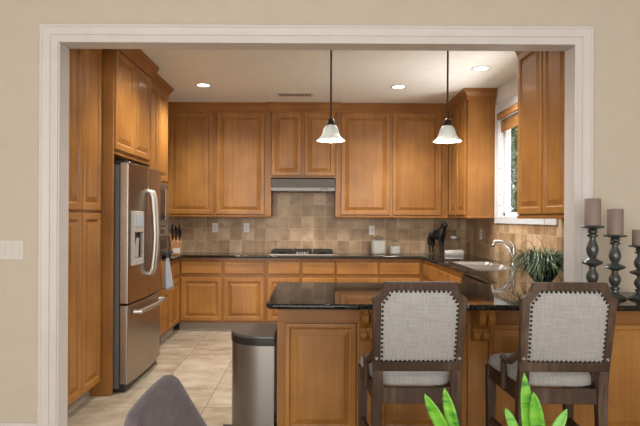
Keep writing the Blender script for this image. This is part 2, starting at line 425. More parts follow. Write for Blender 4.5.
# profile: out is negative = away from the opening when travelling up the left side
path = [(OX0-0.012, 0.0), (OX0-0.012, OZ+0.002), (OX1+0.002, OZ+0.002), (OX1+0.002, CT+0.002)]
rings = sweep(path, cas)
mb = MB(); mb.grid([[(x, YF - u, z) for x, z, u in r] for r in rings], True, True)
struct('trim_1', mb, 'trim')
jam = MB()
jam.box(OX0-0.012, OX0, YF-0.006, YK+0.003, 0, OZ).box(OX1, OX1+0.012, YF-0.010, YK+0.004, CT+0.002, OZ).box(OX0-0.012, OX1+0.012, YF-0.010, YK+0.004, OZ, OZ+0.012)
struct('trim_2', jam, 'trim', bevel=0.004)
struct('baseboard_near', MB().grid([[(x, YF-o, z) for o, z in ((0,0),(0.016,0),(0.016,0.075),(0.010,0.086),(0,0.088))] for x in (-3.6, OX0-0.12)], True, True), 'trim')
# tiled splashbacks
TB = 0.010
struct('trim_3', MB().box(-2.22, XR-TB, YB-TB, YB, CT, 1.90), 'backsplash')
sb = MB()
sb.box(XR-TB, XR, YK, YB-TB, CT, WZ0-0.067).box(XR-TB, XR, WY1+0.088, YB-TB, WZ0-0.067, 1.40).box(XR-TB, XR, YK, WY0-0.088, WZ0-0.067, 1.40)
struct('trim_4', sb, 'backsplash_side')

# ------------------------------------------------------------------ kitchen window, shade, garden
wnd = MB()
CW = 0.085
prof = [(0.0,0.0),(0.0,0.014),(-0.012,0.018),(-CW+0.02,0.020),(-CW+0.008,0.026),(-CW,0.024),(-CW,0.0)]
pth = [(WY0, WZ0), (WY0, WZ1), (WY1, WZ1), (WY1, WZ0), (WY0, WZ0)]
rg = sweep(pth[:4], prof)
wnd.grid([[(XR - u, y, z) for y, z, u in r] for r in rg], True, True)
wnd.box(XR-0.024, XR, WY0-CW, WY1+CW, WZ0-0.066, WZ0)
win = tag(wnd.build('window_1', 'window_white'), kind='structure')
fr = MB()
for y0, y1, z0, z1 in ((WY0, WY0+0.05, WZ0, WZ1), (WY1-0.05, WY1, WZ0, WZ1), (WY0, WY1, WZ0, WZ0+0.05), (WY0, WY1, WZ1-0.05, WZ1)):
    fr.box(XR+0.045, XR+0.105, y0, y1, z0, z1)
ym = (WY0+WY1)/2
fr.box(XR+0.055, XR+0.095, ym-0.03, ym+0.03, WZ0, WZ1)
fr.box(XR, XR+0.045, WY0, WY0+0.012, WZ0, WZ1).box(XR, XR+0.045, WY1-0.012, WY1, WZ0, WZ1).box(XR, XR+0.045, WY0, WY1, WZ0, WZ0+0.012).box(XR, XR+0.045, WY0, WY1, WZ1-0.012, WZ1)
fr.build('window_frame', 'window_white', win, bevel=0.004)
MB().box(XR+0.073, XR+0.077, WY0+0.04, WY1-0.04, WZ0+0.04, WZ1-0.04).build('window_pane', 'pane', win)
lt = MB()
for z in (1.50, 1.62, 1.90): lt.box(XR-0.004, XR+0.002, WY1-0.010, WY1+0.004, z, z+0.018)
lt.build('window_latch', 'black', win)
sh = thing('window_shade', 'woven bamboo roman shade drawn up at the top of the kitchen window', 'window shade', (XR, ym, WZ1))
MB().box(-0.035, -0.003, -0.675, 0.675, -0.085, -0.018).build('valance', 'bamboo', sh, bevel=0.004)
f = MB()
for k in range(4):
    f.box(0.006+0.007*k, 0.012+0.007*k, -0.66, 0.66, -0.225+0.018*k, -0.118)
f.box(0.004, 0.04, -0.66, 0.66, -0.122, -0.110)
f.build('folded_slats', 'bamboo', sh, bevel=0.001, seg=1)
MB().box(0.0, 0.04, -0.665, 0.665, -0.100, -0.086).build('head_rail', 'window_white', sh)
crd = MB()
crd.tube([(-0.040, -0.58, -0.06), (-0.042, -0.58, -0.5), (-0.043, -0.58, -1.0), (-0.044, -0.58, -1.28)], 0.0016, 6)
crd.build('pull_cord', 'stem', sh, smooth=True)

hed = MB()
rr = random.Random(3)
for k in range(9000):
    y = rr.uniform(6.5, 13.5); z = rr.uniform(-0.05, 4.0); x = 4.0 + rr.uniform(-0.35, 0.45) + 0.25*math.sin(y*2.1)*math.sin(z*2.3)
    s = rr.uniform(0.06, 0.13); a = rr.uniform(0, 6.28); tl = rr.uniform(-1, 1)
    u = Vector((math.cos(a)*tl*0.6, math.sin(a), 0.3+tl*0.5)).normalized()*s; w_ = Vector((0.4*tl, -0.3, math.cos(a))).normalized()*s*0.5
    c = Vector((x, y, z)); b = len(hed.v)
    hed.v += [tuple(c-u), tuple(c+w_), tuple(c+u), tuple(c-w_)]; hed.f.append((b, b+1, b+2, b+3))
tag(hed.build('hedge', 'hedge'), 'leafy green hedge in the garden outside the kitchen window', 'hedge', kind='stuff')
struct('ground', MB().box(XR+0.12, 9, 1, 16, -0.25, -0.05), 'lawn')

# ------------------------------------------------------------------ worktop
ct = MB()
def slab(poly): ct.prism(poly, CT-0.030, CT)
SINK = (1.46, 1.86, 4.94, 5.80)
PX0 = -0.243
slab([(XL, 6.105), (-1.535, 6.105), (-1.535, 6.60), (1.31, 6.60), (XR-TB, 6.60), (XR-TB, YB-TB), (XL, YB-TB)])
slab([(1.31, SINK[3]), (XR-TB, SINK[3]), (XR-TB, 6.60), (1.31, 6.60)])
slab([(1.31, SINK[2]), (SINK[0], SINK[2]), (SINK[0], SINK[3]), (1.31, SINK[3])])
slab([(SINK[1], SINK[2]), (XR-TB, SINK[2]), (XR-TB, SINK[3]), (SINK[1], SINK[3])])
slab([(1.31, 3.91), (XR-TB, 3.91), (XR-TB, SINK[2]), (1.31, SINK[2])])
rc = 0.05
def rcorner(cx, cy, a0):
    return [(cx+rc*math.cos(R(a0+k*15)), cy+rc*math.sin(R(a0+k*15))) for k in range(7)]
slab(rcorner(PX0+rc, 2.92+rc, 180) + [(1.99, 2.92), (1.99, YK-0.002), (XR-TB, YK-0.002), (XR-TB, 3.91)] + rcorner(PX0+rc, 3.91-rc, 90))
bm = bmesh.new(); me = bpy.data.meshes.new('tmp'); me.from_pydata(ct.v, [], ct.f); bm.from_mesh(me)
bmesh.ops.remove_doubles(bm, verts=bm.verts, dist=0.0005)
# drop the inner faces shared by two slabs
seen = {}
for f_ in list(bm.faces):
    if abs(f_.normal.z) < 0.1:
        key = tuple(sorted(v.index for v in f_.verts)); seen.setdefault(key, []).append(f_)
dead = [q for fs in seen.values() if len(fs) > 1 for q in fs]
bmesh.ops.delete(bm, geom=dead, context='FACES_ONLY')
ct2 = MB(); bm.verts.ensure_lookup_table(); bm.verts.index_update()
ct2.v = [tuple(v.co) for v in bm.verts]; ct2.f = [tuple(v.index for v in q.verts) for q in bm.faces]; bm.free()
wt = ct2.build('worktop', 'granite', bevel=0.010, seg=3)
tag(wt, 'polished black granite worktop running round the kitchen and over the breakfast peninsula', 'worktop')

# ------------------------------------------------------------------ base cabinets
BH = CT - 0.031
YFACE = 6.66
DZ0, DZ1 = 0.125, 0.645
RZ0, RZ1 = 0.690, 0.835
def base_back(label, x0, x1, doors, drawers):
    return cabinet('base_cabinet', label, (x0, YFACE, 0), 0, x1-x0, YB-YFACE-0.012, 0, BH,
        [(a-x0, DZ0, b-a, DZ1-DZ0) for a, b in doors], [(a-x0, RZ0, b-a, RZ1-RZ0) for a, b in drawers], 'base cabinets along the back wall', toe=True)
base_back('maple base cabinet with two drawers under the plain wall outlets', -1.60, -0.551, [(-1.568,-1.078),(-1.052,-0.570)], [(-1.568,-1.078),(-1.052,-0.570)])
base_back('maple base cabinet beneath the black gas cooktop', -0.549, 0.287, [(-0.528,-0.145),(-0.115,0.272)], [(-0.528,-0.145),(-0.115,0.272)])
base_back('maple base cabinet beneath the two white canisters', 0.289, 1.335, [(0.302,0.792),(0.808,1.300)], [(0.302,0.792),(0.808,1.300)])
# left: short run between the ovens and the back
cabinet('base_cabinet', 'narrow maple base cabinet beneath the knife block beside the ovens', (-1.585, 6.10, 0), R(90), 0.545, XL*-1-1.585-0.002, 0, BH,
    [(0.02, DZ0, 0.46, DZ1-DZ0)], [(0.02, RZ0, 0.46, RZ1-RZ0)], toe=True)
# right run below the sink: local x runs from far to near (rz = -90)
XS = 1.335
def base_right(label, y0, y1, doors, drawers, name='base_cabinet', open_top=None):   # y1 > y0; local u = y1 - y
    return cabinet(name, label, (XS, y1, 0), R(-90), y1-y0, XR-XS-0.012, 0, BH, [(y1-b, DZ0, b-a, DZ1-DZ0) for a, b in doors], [(y1-b, RZ0, b-a, RZ1-RZ0) for a, b in drawers],
        'base cabinets along the sink wall', toe=True, open_top=open_top)
base_right('maple corner base cabinet between the sink and the back wall', 5.845, 6.655, [(5.87,6.20),(6.23,6.56)], [(5.87,6.20),(6.23,6.56)])
base_right('maple base cabinet directly below the stainless double sink', 4.872, 5.843, [(4.89,5.34),(5.365,5.825)], [(4.89,5.34),(5.365,5.825)], open_top=0.70)
# dishwasher
dw = thing('dishwasher', 'black dishwasher under the worktop beside the sink cabinet', 'dishwasher', (XS, 4.868, 0), R(-90))
MB().box(0, 0.60, 0.0, 0.58, 0.10, BH).build('body', 'fridge_grey', dw)
MB().box(0.005, 0.595, -0.022, 0, 0.12, 0.75).build('door', 'steel', dw, bevel=0.004)
MB().box(0.005, 0.595, -0.024, 0, 0.755, 0.875).build('control_panel', 'black', dw, bevel=0.004)
h = MB().tube([(0.06,-0.022,0.735),(0.06,-0.055,0.735),(0.30,-0.062,0.735),(0.54,-0.055,0.735),(0.54,-0.022,0.735)], 0.010, 8).build('handle', 'steel_light', dw, smooth=True)
MB().box(0, 0.60, 0.06, 0.5, 0, 0.10).build('toe_kick', 'black', dw)

# ------------------------------------------------------------------ breakfast peninsula
pn = thing('peninsula_cabinet', 'panelled maple breakfast peninsula under the black granite overhang', 'peninsula', (-0.2, 3.262, 0))
PW = 2.16
PH = BH
MB().box(0, PW, 0.0, 0.24 - 0.06, 0, PH).box(0, 1.53, 0.18, 0.60, 0, PH).build('body', 'carcass', pn)
s_ = 170.0
def px2u(x): return (x-312)/s_ + 0.2
panels = [(px2u(286), px2u(357)), (px2u(381), px2u(467)), (px2u(489), px2u(578)), (px2u(596), px2u(668))]
for a, b in panels:
    mb = panel_front(b-a, 0.635, t=0.016, fr=0.035)
    mb.build('raised_panel', 'wood', pn, loc=(a, 0, 0.115))
MB().box(0, PW, -0.012, 0, PH-0.125, PH).build('top_rail', 'wood_y', pn, bevel=0.003)
MB().box(0, PW, -0.014, 0, 0, 0.095).build('base_rail', 'wood_y', pn, bevel=0.004)
def corbel(uc):
    prof = []
    for k in range(41):
        t = k/40
        z = -t*0.205
        # S scroll: large volute at the top, waist, small volute at the bottom
        y = 0.035 + 0.155*max(0, math.cos(t*math.pi*0.62))**1.5
        if t > 0.62: y += 0.035*math.sin((t-0.62)/0.38*math.pi)
        if t > 0.96: y *= 0.6
        prof.append((-y, z))
    poly = [(0.0, 0.0)] + prof + [(0.0, -0.205)]
    c = MB()
    def ring(x, s): return [(x, y*s - 0.0, z*(0.985 if s < 1 else 1)) for y, z in poly]
    c.grid([ring(uc-0.045, 0.90), ring(uc-0.038, 1.0), ring(uc-0.014, 1.0), ring(uc-0.009, 0.91), ring(uc+0.009, 0.91), ring(uc+0.014, 1.0), ring(uc+0.038, 1.0), ring(uc+0.045, 0.90)], True, True)
    # scroll volutes
    for zc, yc, r in ((-0.048, -0.150, 0.044), (-0.165, -0.050, 0.034)):
        for sx in (-0.026, 0.026):
            c.tube([(uc+sx-0.020, yc, zc), (uc+sx-0.016, yc, zc), (uc+sx+0.016, yc, zc), (uc+sx+0.020, yc, zc)], [r*0.8, r, r, r*0.8], 16)
    c.box(uc-0.055, uc+0.055, -0.215, 0, 0.0, 0.022)
    o = c.build('corbel', 'wood', pn, smooth=True, loc=(0, 0, PH-0.024))
    MB().box(uc-0.058, uc+0.058, -0.010, 0, 0.095, PH-0.126).build('pilaster', 'wood', pn, bevel=0.003)
for x in (367.5, 478): corbel(px2u(x))

# ------------------------------------------------------------------ tall cabinets, fridge, ovens (left wall)
XP = -1.60
DT = 2.675
pant = cabinet('pantry_cabinet', 'tall maple pantry cupboard beside the white opening trim', (XP-0.020, YK+0.006, 0), R(90), 0.650, -XL-1.62-0.002, 0, CZ-0.002,
    [(0.008, 0.115, 0.275, 1.280), (0.289, 0.115, 0.352, 1.280), (0.008, 1.412, 0.275, DT-1.412), (0.289, 1.412, 0.352, DT-1.412)], toe=True, crown=CZ-0.117)
# the fridge surround with its overhead cupboard
XF = -1.522
sur = thing('fridge_cabinet', 'maple cupboard and side panels boxed around the steel refrigerator', 'cabinet', (XF-0.020, 4.24, 0), R(90))
dps = -XL + XF - 0.022
MB().box(0, 0.022, -0.020, dps, 0, CZ-0.002).build('side_panel', 'carcass', sur, bevel=0.002)
MB().box(1.02, 1.045, -0.010, dps, 0, CZ-0.002).build('side_panel', 'carcass', sur, bevel=0.002)
MB().box(0.022, 1.02, 0, dps, 1.86, CZ-0.002).build('body', 'carcass', sur)
add_door(sur, 0.060, 1.895, 0.455, DT-1.895); add_door(sur, 0.525, 1.895, 0.455, DT-1.895)
MB().grid(sweep([(0.0,-0.02),(1.045,-0.02)], [(o, CZ-0.117+u) for o, u in CROWN]), True, True).build('crown_moulding', 'wood_y', sur)
# refrigerator: local x = along +Y, outward = -y
fg = thing('refrigerator', 'stainless steel bottom-freezer refrigerator with dispenser in its door', 'refrigerator', (-1.418, 4.300, 0), R(90))
FW = 0.915
MB().box(0.004, FW-0.004, 0.075, 0.72, 0.03, 1.775).build('body', 'fridge_grey', fg, bevel=0.006)
MB().box(0.02, FW-0.02, 0.03, 0.12, 0.0, 0.062).build('foot_grille', 'black', fg, bevel=0.004)
def bowed(u0, u1, z0, z1, name, mat='steel'):
    n = 14; pts = []
    for k in range(n+1):
        u = u0 + (u1-u0)*k/n
        y = -0.022*(1-((u-FW/2)/(FW/2))**2) + 0.006
        pts.append((u, y))
    poly = pts + [(u1, 0.072), (u0, 0.072)]
    return MB().prism(poly, z0, z1).build(name, mat, fg, bevel=0.008, seg=3)
d1 = bowed(0, FW/2-0.003, 0.690, 1.79, 'door')
d2 = bowed(FW/2+0.003, FW, 0.690, 1.79, 'door')
d3 = bowed(0, FW, 0.065, 0.680, 'freezer_drawer')
def hand(u, pr):
    pts = [(u, -0.012, 1.585), (u, -0.045, 1.580), (u, -0.062, 1.53), (u, -0.075, 1.36), (u, -0.082, 1.21), (u, -0.075, 1.06), (u, -0.062, 0.93), (u, -0.045, 0.89), (u, -0.012, 0.885)]
    return MB().tube(pts, [(0.013,0.020)]*9, 12).build('handle', 'handle_steel', pr, smooth=True)
hand(FW/2-0.038, d1); hand(FW/2+0.038, d2)
MB().tube([(0.10,-0.01,0.615),(0.10,-0.06,0.615),(FW/2,-0.085,0.615),(FW-0.10,-0.06,0.615),(FW-0.10,-0.01,0.615)], 0.018, 10).build('handle', 'handle_steel', d3, smooth=True)
cut = MB().box(0.055, 0.270, -0.10, 0.050, 1.035, 1.245).build('cutter', 'lid_grey')
cut.location = fg.location; cut.rotation_euler = fg.rotation_euler
d1.modifiers.clear()
bo = d1.modifiers.new('recess', 'BOOLEAN'); bo.object = cut; bo.operation = 'DIFFERENCE'; bo.solver = 'EXACT'
bpy.context.view_layer.update()
dg = bpy.context.evaluated_depsgraph_get()
nm = bpy.data.meshes.new_from_object(d1.evaluated_get(dg))
d1.modifiers.clear(); d1.data = nm; bpy.data.objects.remove(cut)
md = d1.modifiers.new('bevel', 'BEVEL'); md.width = 0.006; md.segments = 3; md.limit_method = 'ANGLE'; md.angle_limit = R(35)
md = d1.modifiers.new('wn', 'WEIGHTED_NORMAL')
dsp = MB()
u0, u1, z0, z1 = 0.035, 0.290, 0.985, 1.415
for a, b, c, d in ((u0,u0+0.02,z0+0.05,1.245),(u1-0.02,u1,z0+0.05,1.245),(u0,u1,z0,z0+0.05),(u0,u1,1.245,z1)):
    dsp.box(a, b, -0.030, 0.0, c, d)
dq = dsp.build('dispenser', 'silver_plastic', d1, bevel=0.004)
MB().box(u0+0.02, u1-0.02, 0.045, 0.050, z0+0.05, 1.245).build('dispenser_recess', 'lid_grey', d1)
MB().box(u0+0.05, u1-0.05, -0.033, -0.029, 1.29, 1.385).build('control_screen', 'screen', d1)
MB().prism([(u0+0.06, 1.04), (u1-0.06, 1.04), (u1-0.10, 1.20), (u0+0.10, 1.20)], -0.006, 0.002, lambda x, y, z: (x, -z - (y-1.04)*0.12, y)).build('dispenser_paddle', 'silver_plastic', d1)
MB().tube([(0.80,-0.020,1.70),(0.80,-0.0265,1.70)], 0.016, 16).build('badge', 'steel_light', d2, smooth=True)
for u in (0.06, FW-0.06): MB().box(u-0.05, u+0.05, 0.02, 0.16, 1.776, 1.805).build('hinge_cover', 'black', fg, bevel=0.006)

# oven tower
XT = -1.580
tw = cabinet('oven_cabinet', 'tall maple oven cabinet beyond the refrigerator', (XT-0.020, 5.290, 0), R(90), 0.800, -XL+XT-0.024, 0, CZ-0.002,
    [(0.012, 1.745, 0.380, DT-1.745), (0.405, 1.745, 0.385, DT-1.745), ], [(0.012, 0.12, 0.776, 0.375), (0.012, 0.515, 0.776, 0.415)], toe=True, crown=CZ-0.117, ends=(False, True))
mw = thing('microwave', 'built-in steel microwave with black glass door above the wall oven', 'microwave', (XT-0.020, 5.290, 0), R(90))
MB().box(0.02, 0.78, -0.030, -0.001, 1.275, 1.725).build('trim_frame', 'steel_light', mw, bevel=0.004)
MB().box(0.62, 0.76, -0.042, -0.031, 1.34, 1.66).build('control_panel', 'steel_light', mw, bevel=0.003)
MB().box(0.05, 0.61, -0.042, -0.031, 1.34, 1.66).build('door', 'black_glass', mw, bevel=0.003)
MB().box(0.05, 0.75, -0.040, -0.031, 1.675, 1.715).build('vent_strip', 'lid_grey', mw)
MB().tube([(0.10,-0.04,1.37),(0.10,-0.07,1.39),(0.10,-0.07,1.61),(0.10,-0.04,1.63)], 0.008, 8).build('handle', 'steel_light', mw, smooth=True)
ov = thing('wall_oven', 'stainless wall oven with control panel below the microwave', 'oven', (XT-0.020, 5.290, 0), R(90))
MB().box(0.02, 0.78, -0.030, -0.001, 1.165, 1.265).build('control_panel', 'steel_light', ov, bevel=0.004)
MB().box(0.20, 0.60, -0.034, -0.031, 1.19, 1.24).build('control_screen', 'black_glass', ov)
od = MB().box(0.02, 0.78, -0.032, -0.001, 0.950, 1.158).build('door', 'steel', ov, bevel=0.004)
MB().box(0.12, 0.68, -0.035, -0.031, 1.03, 1.14).build('door_glass', 'black_glass', od)
MB().tube([(0.07,-0.03,0.985),(0.07,-0.085,0.985),(0.73,-0.085,0.985),(0.73,-0.03,0.985)], 0.011, 10).build('handle', 'black', od, smooth=True)
# towel on the oven handle
to = thing('kitchen_towel', 'pale grey towel with a black top hanging from the oven handle', 'towel', (XT-0.02+0.085, 5.74, 0.985))
rings = []
for i in range(13):
    t = i/12; z = -0.045 - t*0.315; wd = 0.055 + 0.050*t
    rings.append([(0.010+0.026*math.sin(u*7+0.9)*(0.5+t)+0.012*t , u*wd, z + 0.008*math.sin(u*23)*(t > 0.95)) for u in [j/14*2-1 for j in range(15)]])
MB().grid(rings, False, False).build('cloth', 'towel', to, smooth=True, solid=0.008)
loop = MB()
rr_ = []
for k in range(17):
    a = k/16*math.pi*1.0
    rr_.append((0.017*math.cos(a), 0.017*math.sin(a)))
prof2 = [(0.020,-0.075)] + [(0.020,-0.03)] + rr_ + [(-0.014,-0.03),(-0.010,-0.070)]
loop.grid([[(x, y, z) for x, z in prof2] for y in (-0.062, -0.03, 0.0, 0.03, 0.062)], False, False)
loop.build('hanging_loop', 'towel_black', to, smooth=True, solid=0.006)

# ------------------------------------------------------------------ wall cabinets
YU = 6.92
UB = 1.382
def upper_back(label, x0, x1, doors, zb, y=YU, rail=True, ends=(False, False), name='wall_cabinet'):
    return cabinet(name, label, (x0, y, 0), 0, x1-x0, YB-y-0.012, zb, CZ-0.002, [(a-x0, zb+0.022, b-a, DT-zb-0.022) for a, b in doors], (), 'wall cabinets along the back wall',
        crown=CZ-0.117, rail=rail, ends=ends)
upper_back('tall two-door maple wall cabinet between the ovens and the range hood', XL+0.002, -0.512, [(-1.795,-1.235),(-1.195,-0.595)], UB)
upper_back('short two-door maple wall cabinet directly above the range hood', -0.510, 0.288, [(-0.505,-0.137),(-0.100,0.278)], 1.862, y=YU-0.035, rail=False, ends=(True, True))
upper_back('tall two-door maple wall cabinet above the white canisters', 0.290, 1.698, [(0.360,0.970),(1.000,1.610)], UB)
# side wall cabinets (rz -90): u = y1 - y
XU = 1.712
y1, y0 = YU-0.001, 6.100
cabinet('wall_cabinet', 'maple corner wall cabinet with plain end panel beside the window', (XU, y1, 0), R(-90), y1-y0, XR-XU-0.012, UB, CZ-0.002,
    [(0.03, UB+0.022, 0.33, DT-UB-0.022), (0.385, UB+0.022, 0.35, DT-UB-0.022)], crown=CZ-0.117, rail=True, ends=(False, True))
XV = 1.645
y1, y0 = 4.470, YK+0.006
cabinet('wall_cabinet', 'maple wall cabinet above the grassy plant by the opening', (XV+0.020, y1, 0), R(-90), y1-y0, XR-XV-0.032, UB, CZ-0.002,
    [(0.012, UB+0.022, 0.470, DT-UB-0.022), (0.500, UB+0.022, 0.375, DT-UB-0.022)], crown=CZ-0.117, rail=True, ends=(True, False))

# range hood
hd = thing('range_hood', 'slim steel range hood under the short wall cabinet', 'range hood', (-0.505, 6.78, 1.695))
MB().box(0, 0.785, 0.030, 0.455, 0.001, 0.150).build('canopy', 'hood_steel', hd, bevel=0.003)
MB().box(0, 0.785, 0.0, 0.030, 0.0, 0.040).build('front_lip', 'hood_lip', hd, bevel=0.002)
MB().box(0.02, 0.765, 0.02, 0.44, -0.004, 0.001).build('filter_plate', 'lid_grey', hd)
for x in (0.15, 0.58): MB().lathe([(0.035,0),(0.035,-0.012),(0.02,-0.014)], (x,0.08,-0.004), 16).build('lamp_cover', 'black', hd)
for k in range(3): MB().box(0.61+0.035*k, 0.628+0.035*k, -0.006, 0.0, 0.015, 0.032).build('switch_button', 'black', hd)

# cooktop
ck = thing('gas_cooktop', 'gas cooktop with black iron grates set in the worktop', 'cooktop', (-0.510, 6.70, CT))
MB().box(0, 0.78, 0, 0.48, 0.0, 0.016).build('steel_tray', 'black', ck, bevel=0.005)
for gx in (0.02, 0.275, 0.53):
    g = MB()
    x0, x1 = gx, gx+0.235
    for y in (0.03, 0.16, 0.30, 0.44): g.box(x0, x1, y-0.007, y+0.007, 0.036, 0.054)
    for x in (x0+0.006, (x0+x1)/2, x1-0.006): g.box(x-0.007, x+0.007, 0.024, 0.446, 0.036, 0.054)
    for x in (x0+0.006, x1-0.006):
        for y in (0.03, 0.44): g.box(x-0.008, x+0.008, y-0.008, y+0.008, 0.016, 0.038)
    g.build('grate', 'iron', ck, bevel=0.002, seg=1)
for bx, by in ((0.137,0.12),(0.137,0.36),(0.392,0.30),(0.647,0.12),(0.647,0.36)):
    MB().lathe([(0.045,0.016),(0.045,0.026),(0.030,0.028),(0.030,0.033),(0.0,0.033)], (bx,by,0), 18).build('burner', 'iron', ck, smooth=True)
for k in range(5): MB().lathe([(0.016,0.016),(0.016,0.040),(0.013,0.043),(0.0,0.043)], (0.33+0.032*k,0.045,0), 14).build('knob', 'steel_light', ck, smooth=True)

MB().box(-0.004, 0.784, -0.004, 0.004, 0.0, 0.012).build('front_trim', 'steel', ck, bevel=0.003)

# sink and faucet
sk = thing('kitchen_sink', 'stainless double-bowl sink let into the granite below the window', 'sink', (0, 0, CT))
sb_ = MB()
x0, x1, yA, yB = SINK
ymid = (yA+yB)/2
def bowl(xa, xb, ya, yb):
    rings = []
    for ins, z in ((-0.012,0.003),(0.0,0.006),(0.012,0.003),(0.02,-0.03),(0.03,-0.16),(0.05,-0.18),(0.14,-0.185)):
        r = 0.045; pts = []
        for cx, cy, a0 in ((xb-ins-r, ya+ins+r, -90), (xb-ins-r, yb-ins-r, 0), (xa+ins+r, yb-ins-r, 90), (xa+ins+r, ya+ins+r, 180)):
            for k in range(5): pts.append((cx+r*math.cos(R(a0+k*22.5)), cy+r*math.sin(R(a0+k*22.5)), z))
        rings.append(pts)
    b = len(sb_.v); sb_.grid(rings, True, False); n = len(rings[0]); sb_.f.append(tuple(b+6*n+j for j in range(n)))
bowl(x0, x1, yA, ymid-0.01); bowl(x0, x1, ymid+0.01, yB)
sb_.build('bowl', 'sink_steel', sk, smooth=True)
for yc in ((yA+ymid)/2, (ymid+yB)/2): MB().lathe([(0.045,-0.184),(0.04,-0.181),(0.0,-0.183)], ((x0+x1)/2, yc, 0), 16).build('drain', 'chrome', sk)
FS = 1.0
fa = thing('kitchen_faucet', 'chrome single-lever faucet arching over the double sink', 'faucet', (1.950, 5.36, CT))
MB().lathe([(0.032,0),(0.032,0.012),(0.026,0.020),(0.024,0.15),(0.022,0.175),(0.0,0.180)], seg=18).build('base', 'chrome', fa, smooth=True)
MB().tube([(0.0,0,0.06),(-0.018,0,0.125),(-0.045,0,0.18),(-0.085,0,0.215),(-0.135,0,0.232),(-0.185,0,0.232)], [0.023,0.022,0.021,0.020,0.020,0.021], 12).build('spout', 'chrome', fa, smooth=True)
MB().tube([(-0.178,0,0.240),(-0.192,0,0.222),(-0.202,0,0.200),(-0.205,0,0.180)], [0.021,0.024,0.024,0.020], 12).build('spray_head', 'chrome', fa, smooth=True)
MB().tube([(0.0,0,0.165),(0.0,-0.01,0.19),(-0.025,-0.015,0.225),(-0.052,-0.02,0.250)], [0.016,0.014,0.009,0.007], 10).build('lever', 'chrome', fa, smooth=True)

# ------------------------------------------------------------------ outlets, switches
def plate(label, loc, rz, gang=1, name='wall_outlet', cat='outlet', group=None, toggles=False):
    w = 0.075 + 0.046*(gang-1)
    t = thing(name, label, cat, loc, rz, group)
    MB().box(-w/2, w/2, -0.006, 0, -0.06, 0.06).build('cover_plate', 'plate' if toggles else 'outlet', t, bevel=0.003)
    for g in range(gang):
        u = (g-(gang-1)/2)*0.046
        if toggles: MB().box(u-0.016, u+0.016, -0.010, -0.005, -0.033, 0.033).build('rocker', 'plate', t, bevel=0.002)
        else:
            q = MB()
            for dz in (-0.02, 0.02):
                q.box(u-0.011, u+0.011, -0.0085, -0.005, dz-0.013, dz+0.013)
            q.build('socket', 'window_white', t, bevel=0.002)
    return t
yt = YB-TB
plate('white outlet on the travertine nearest the knife block', ((215.3-312)/76.7, yt, 1.232), 0)
plate('white outlet on the travertine just beside the range hood cabinet', ((246.5-312)/76.7, yt, 1.232), 0)
plate('white outlet on the travertine above the white canisters', ((372-312)/76.7, yt, 1.205), 0)
plate('white outlet on the side splashback beyond the sink faucet', (XR-TB, 6.60, 1.18), R(-90))
plate('white outlet on the side splashback behind the grassy plant', (XR-TB, 4.30, 1.17), R(-90))
plate('white triple rocker switch plate on the beige living room wall', (-1.873, YF, 1.158), 0, 3, 'light_switch', 'light switch', None, True)

# ------------------------------------------------------------------ things on the worktops
kb = thing('knife_block', 'wooden block full of black-handled knives beside the ovens', 'knife block', (-1.655, 6.70, CT), R(25))
kb.scale = (1.2, 1.15, 1.12)
MB().grid([[(x, y, z) for y, z in ((-0.09,0),(0.09,0),(0.09,0.10),(0.02,0.24),(-0.09,0.135))] for x in (-0.055, 0.055)], True, True).build('body', 'knifewood', kb, bevel=0.004)
MB().box(-0.035, 0.035, -0.092, -0.0895, 0.02, 0.075).build('badge', 'greybox', kb)
for r in range(3):
    for k in range(3):
        p = Vector((-0.034+0.034*k, -0.062+0.036*r, 0.160+0.036*r)); d_ = Vector((0, -0.62, 0.80))
        MB().tube([p, p+d_*0.03, p+d_*0.06, p+d_*(0.085+0.012*((r+k)%3)), p+d_*(0.10+0.012*((r+k)%3))], [(0.008,0.011),(0.008,0.012),(0.009,0.012),(0.009,0.013),(0.006,0.009)], 8).build('knife_handle', 'black', kb, smooth=True)

def canister(label, x, y, w, h, fill):
    t = thing('canister', label, 'canister', (x, y, CT), R(4))
    r = w/2
    def sq(s, z, k=0.30):
        pts = []
        for i in range(24):
            a = 2*math.pi*i/24; c_, s__ = math.cos(a), math.sin(a)
            e = 0.55
            pts.append((s*math.copysign(abs(c_)**e, c_), s*math.copysign(abs(s__)**e, s__), z))
        return pts
    b = MB(); b.grid([sq(r*0.93,0), sq(r,0.008), sq(r,h*0.72), sq(r*0.93,h*0.80), sq(r*0.66,h*0.85), sq(r*0.64,h*0.88)], True, True)
    b.build('jar', 'glass', t, smooth=True)
    b = MB(); b.grid([sq(r*0.90,0.006), sq(r*0.95,0.012), sq(r*0.95,h*fill*0.98), sq(r*0.80,h*fill)], True, True)
    b.build('white_contents', 'ceramic', t, smooth=True)
    MB().lathe([(r*0.72,h*0.885),(r*0.74,h*0.90),(r*0.72,h*0.93),(r*0.45,h*0.95),(r*0.30,h*0.97),(r*0.28,h*1.0),(0,h*1.005)], seg=20).build('lid', 'glass', t, smooth=True)
    MB().lathe([(r*0.68,h*0.875),(r*0.755,h*0.876),(r*0.755,h*0.888),(r*0.68,h*0.889)], seg=20).build('clamp_ring', 'steel_light', t, smooth=True)
    return t
canister('larger glass canister full of white powder beside the smaller one', 0.845, 7.05, 0.185, 0.230, 0.74)
canister('smaller glass canister half full of white powder with a scoop', 1.055, 7.04, 0.135, 0.185, 0.56)

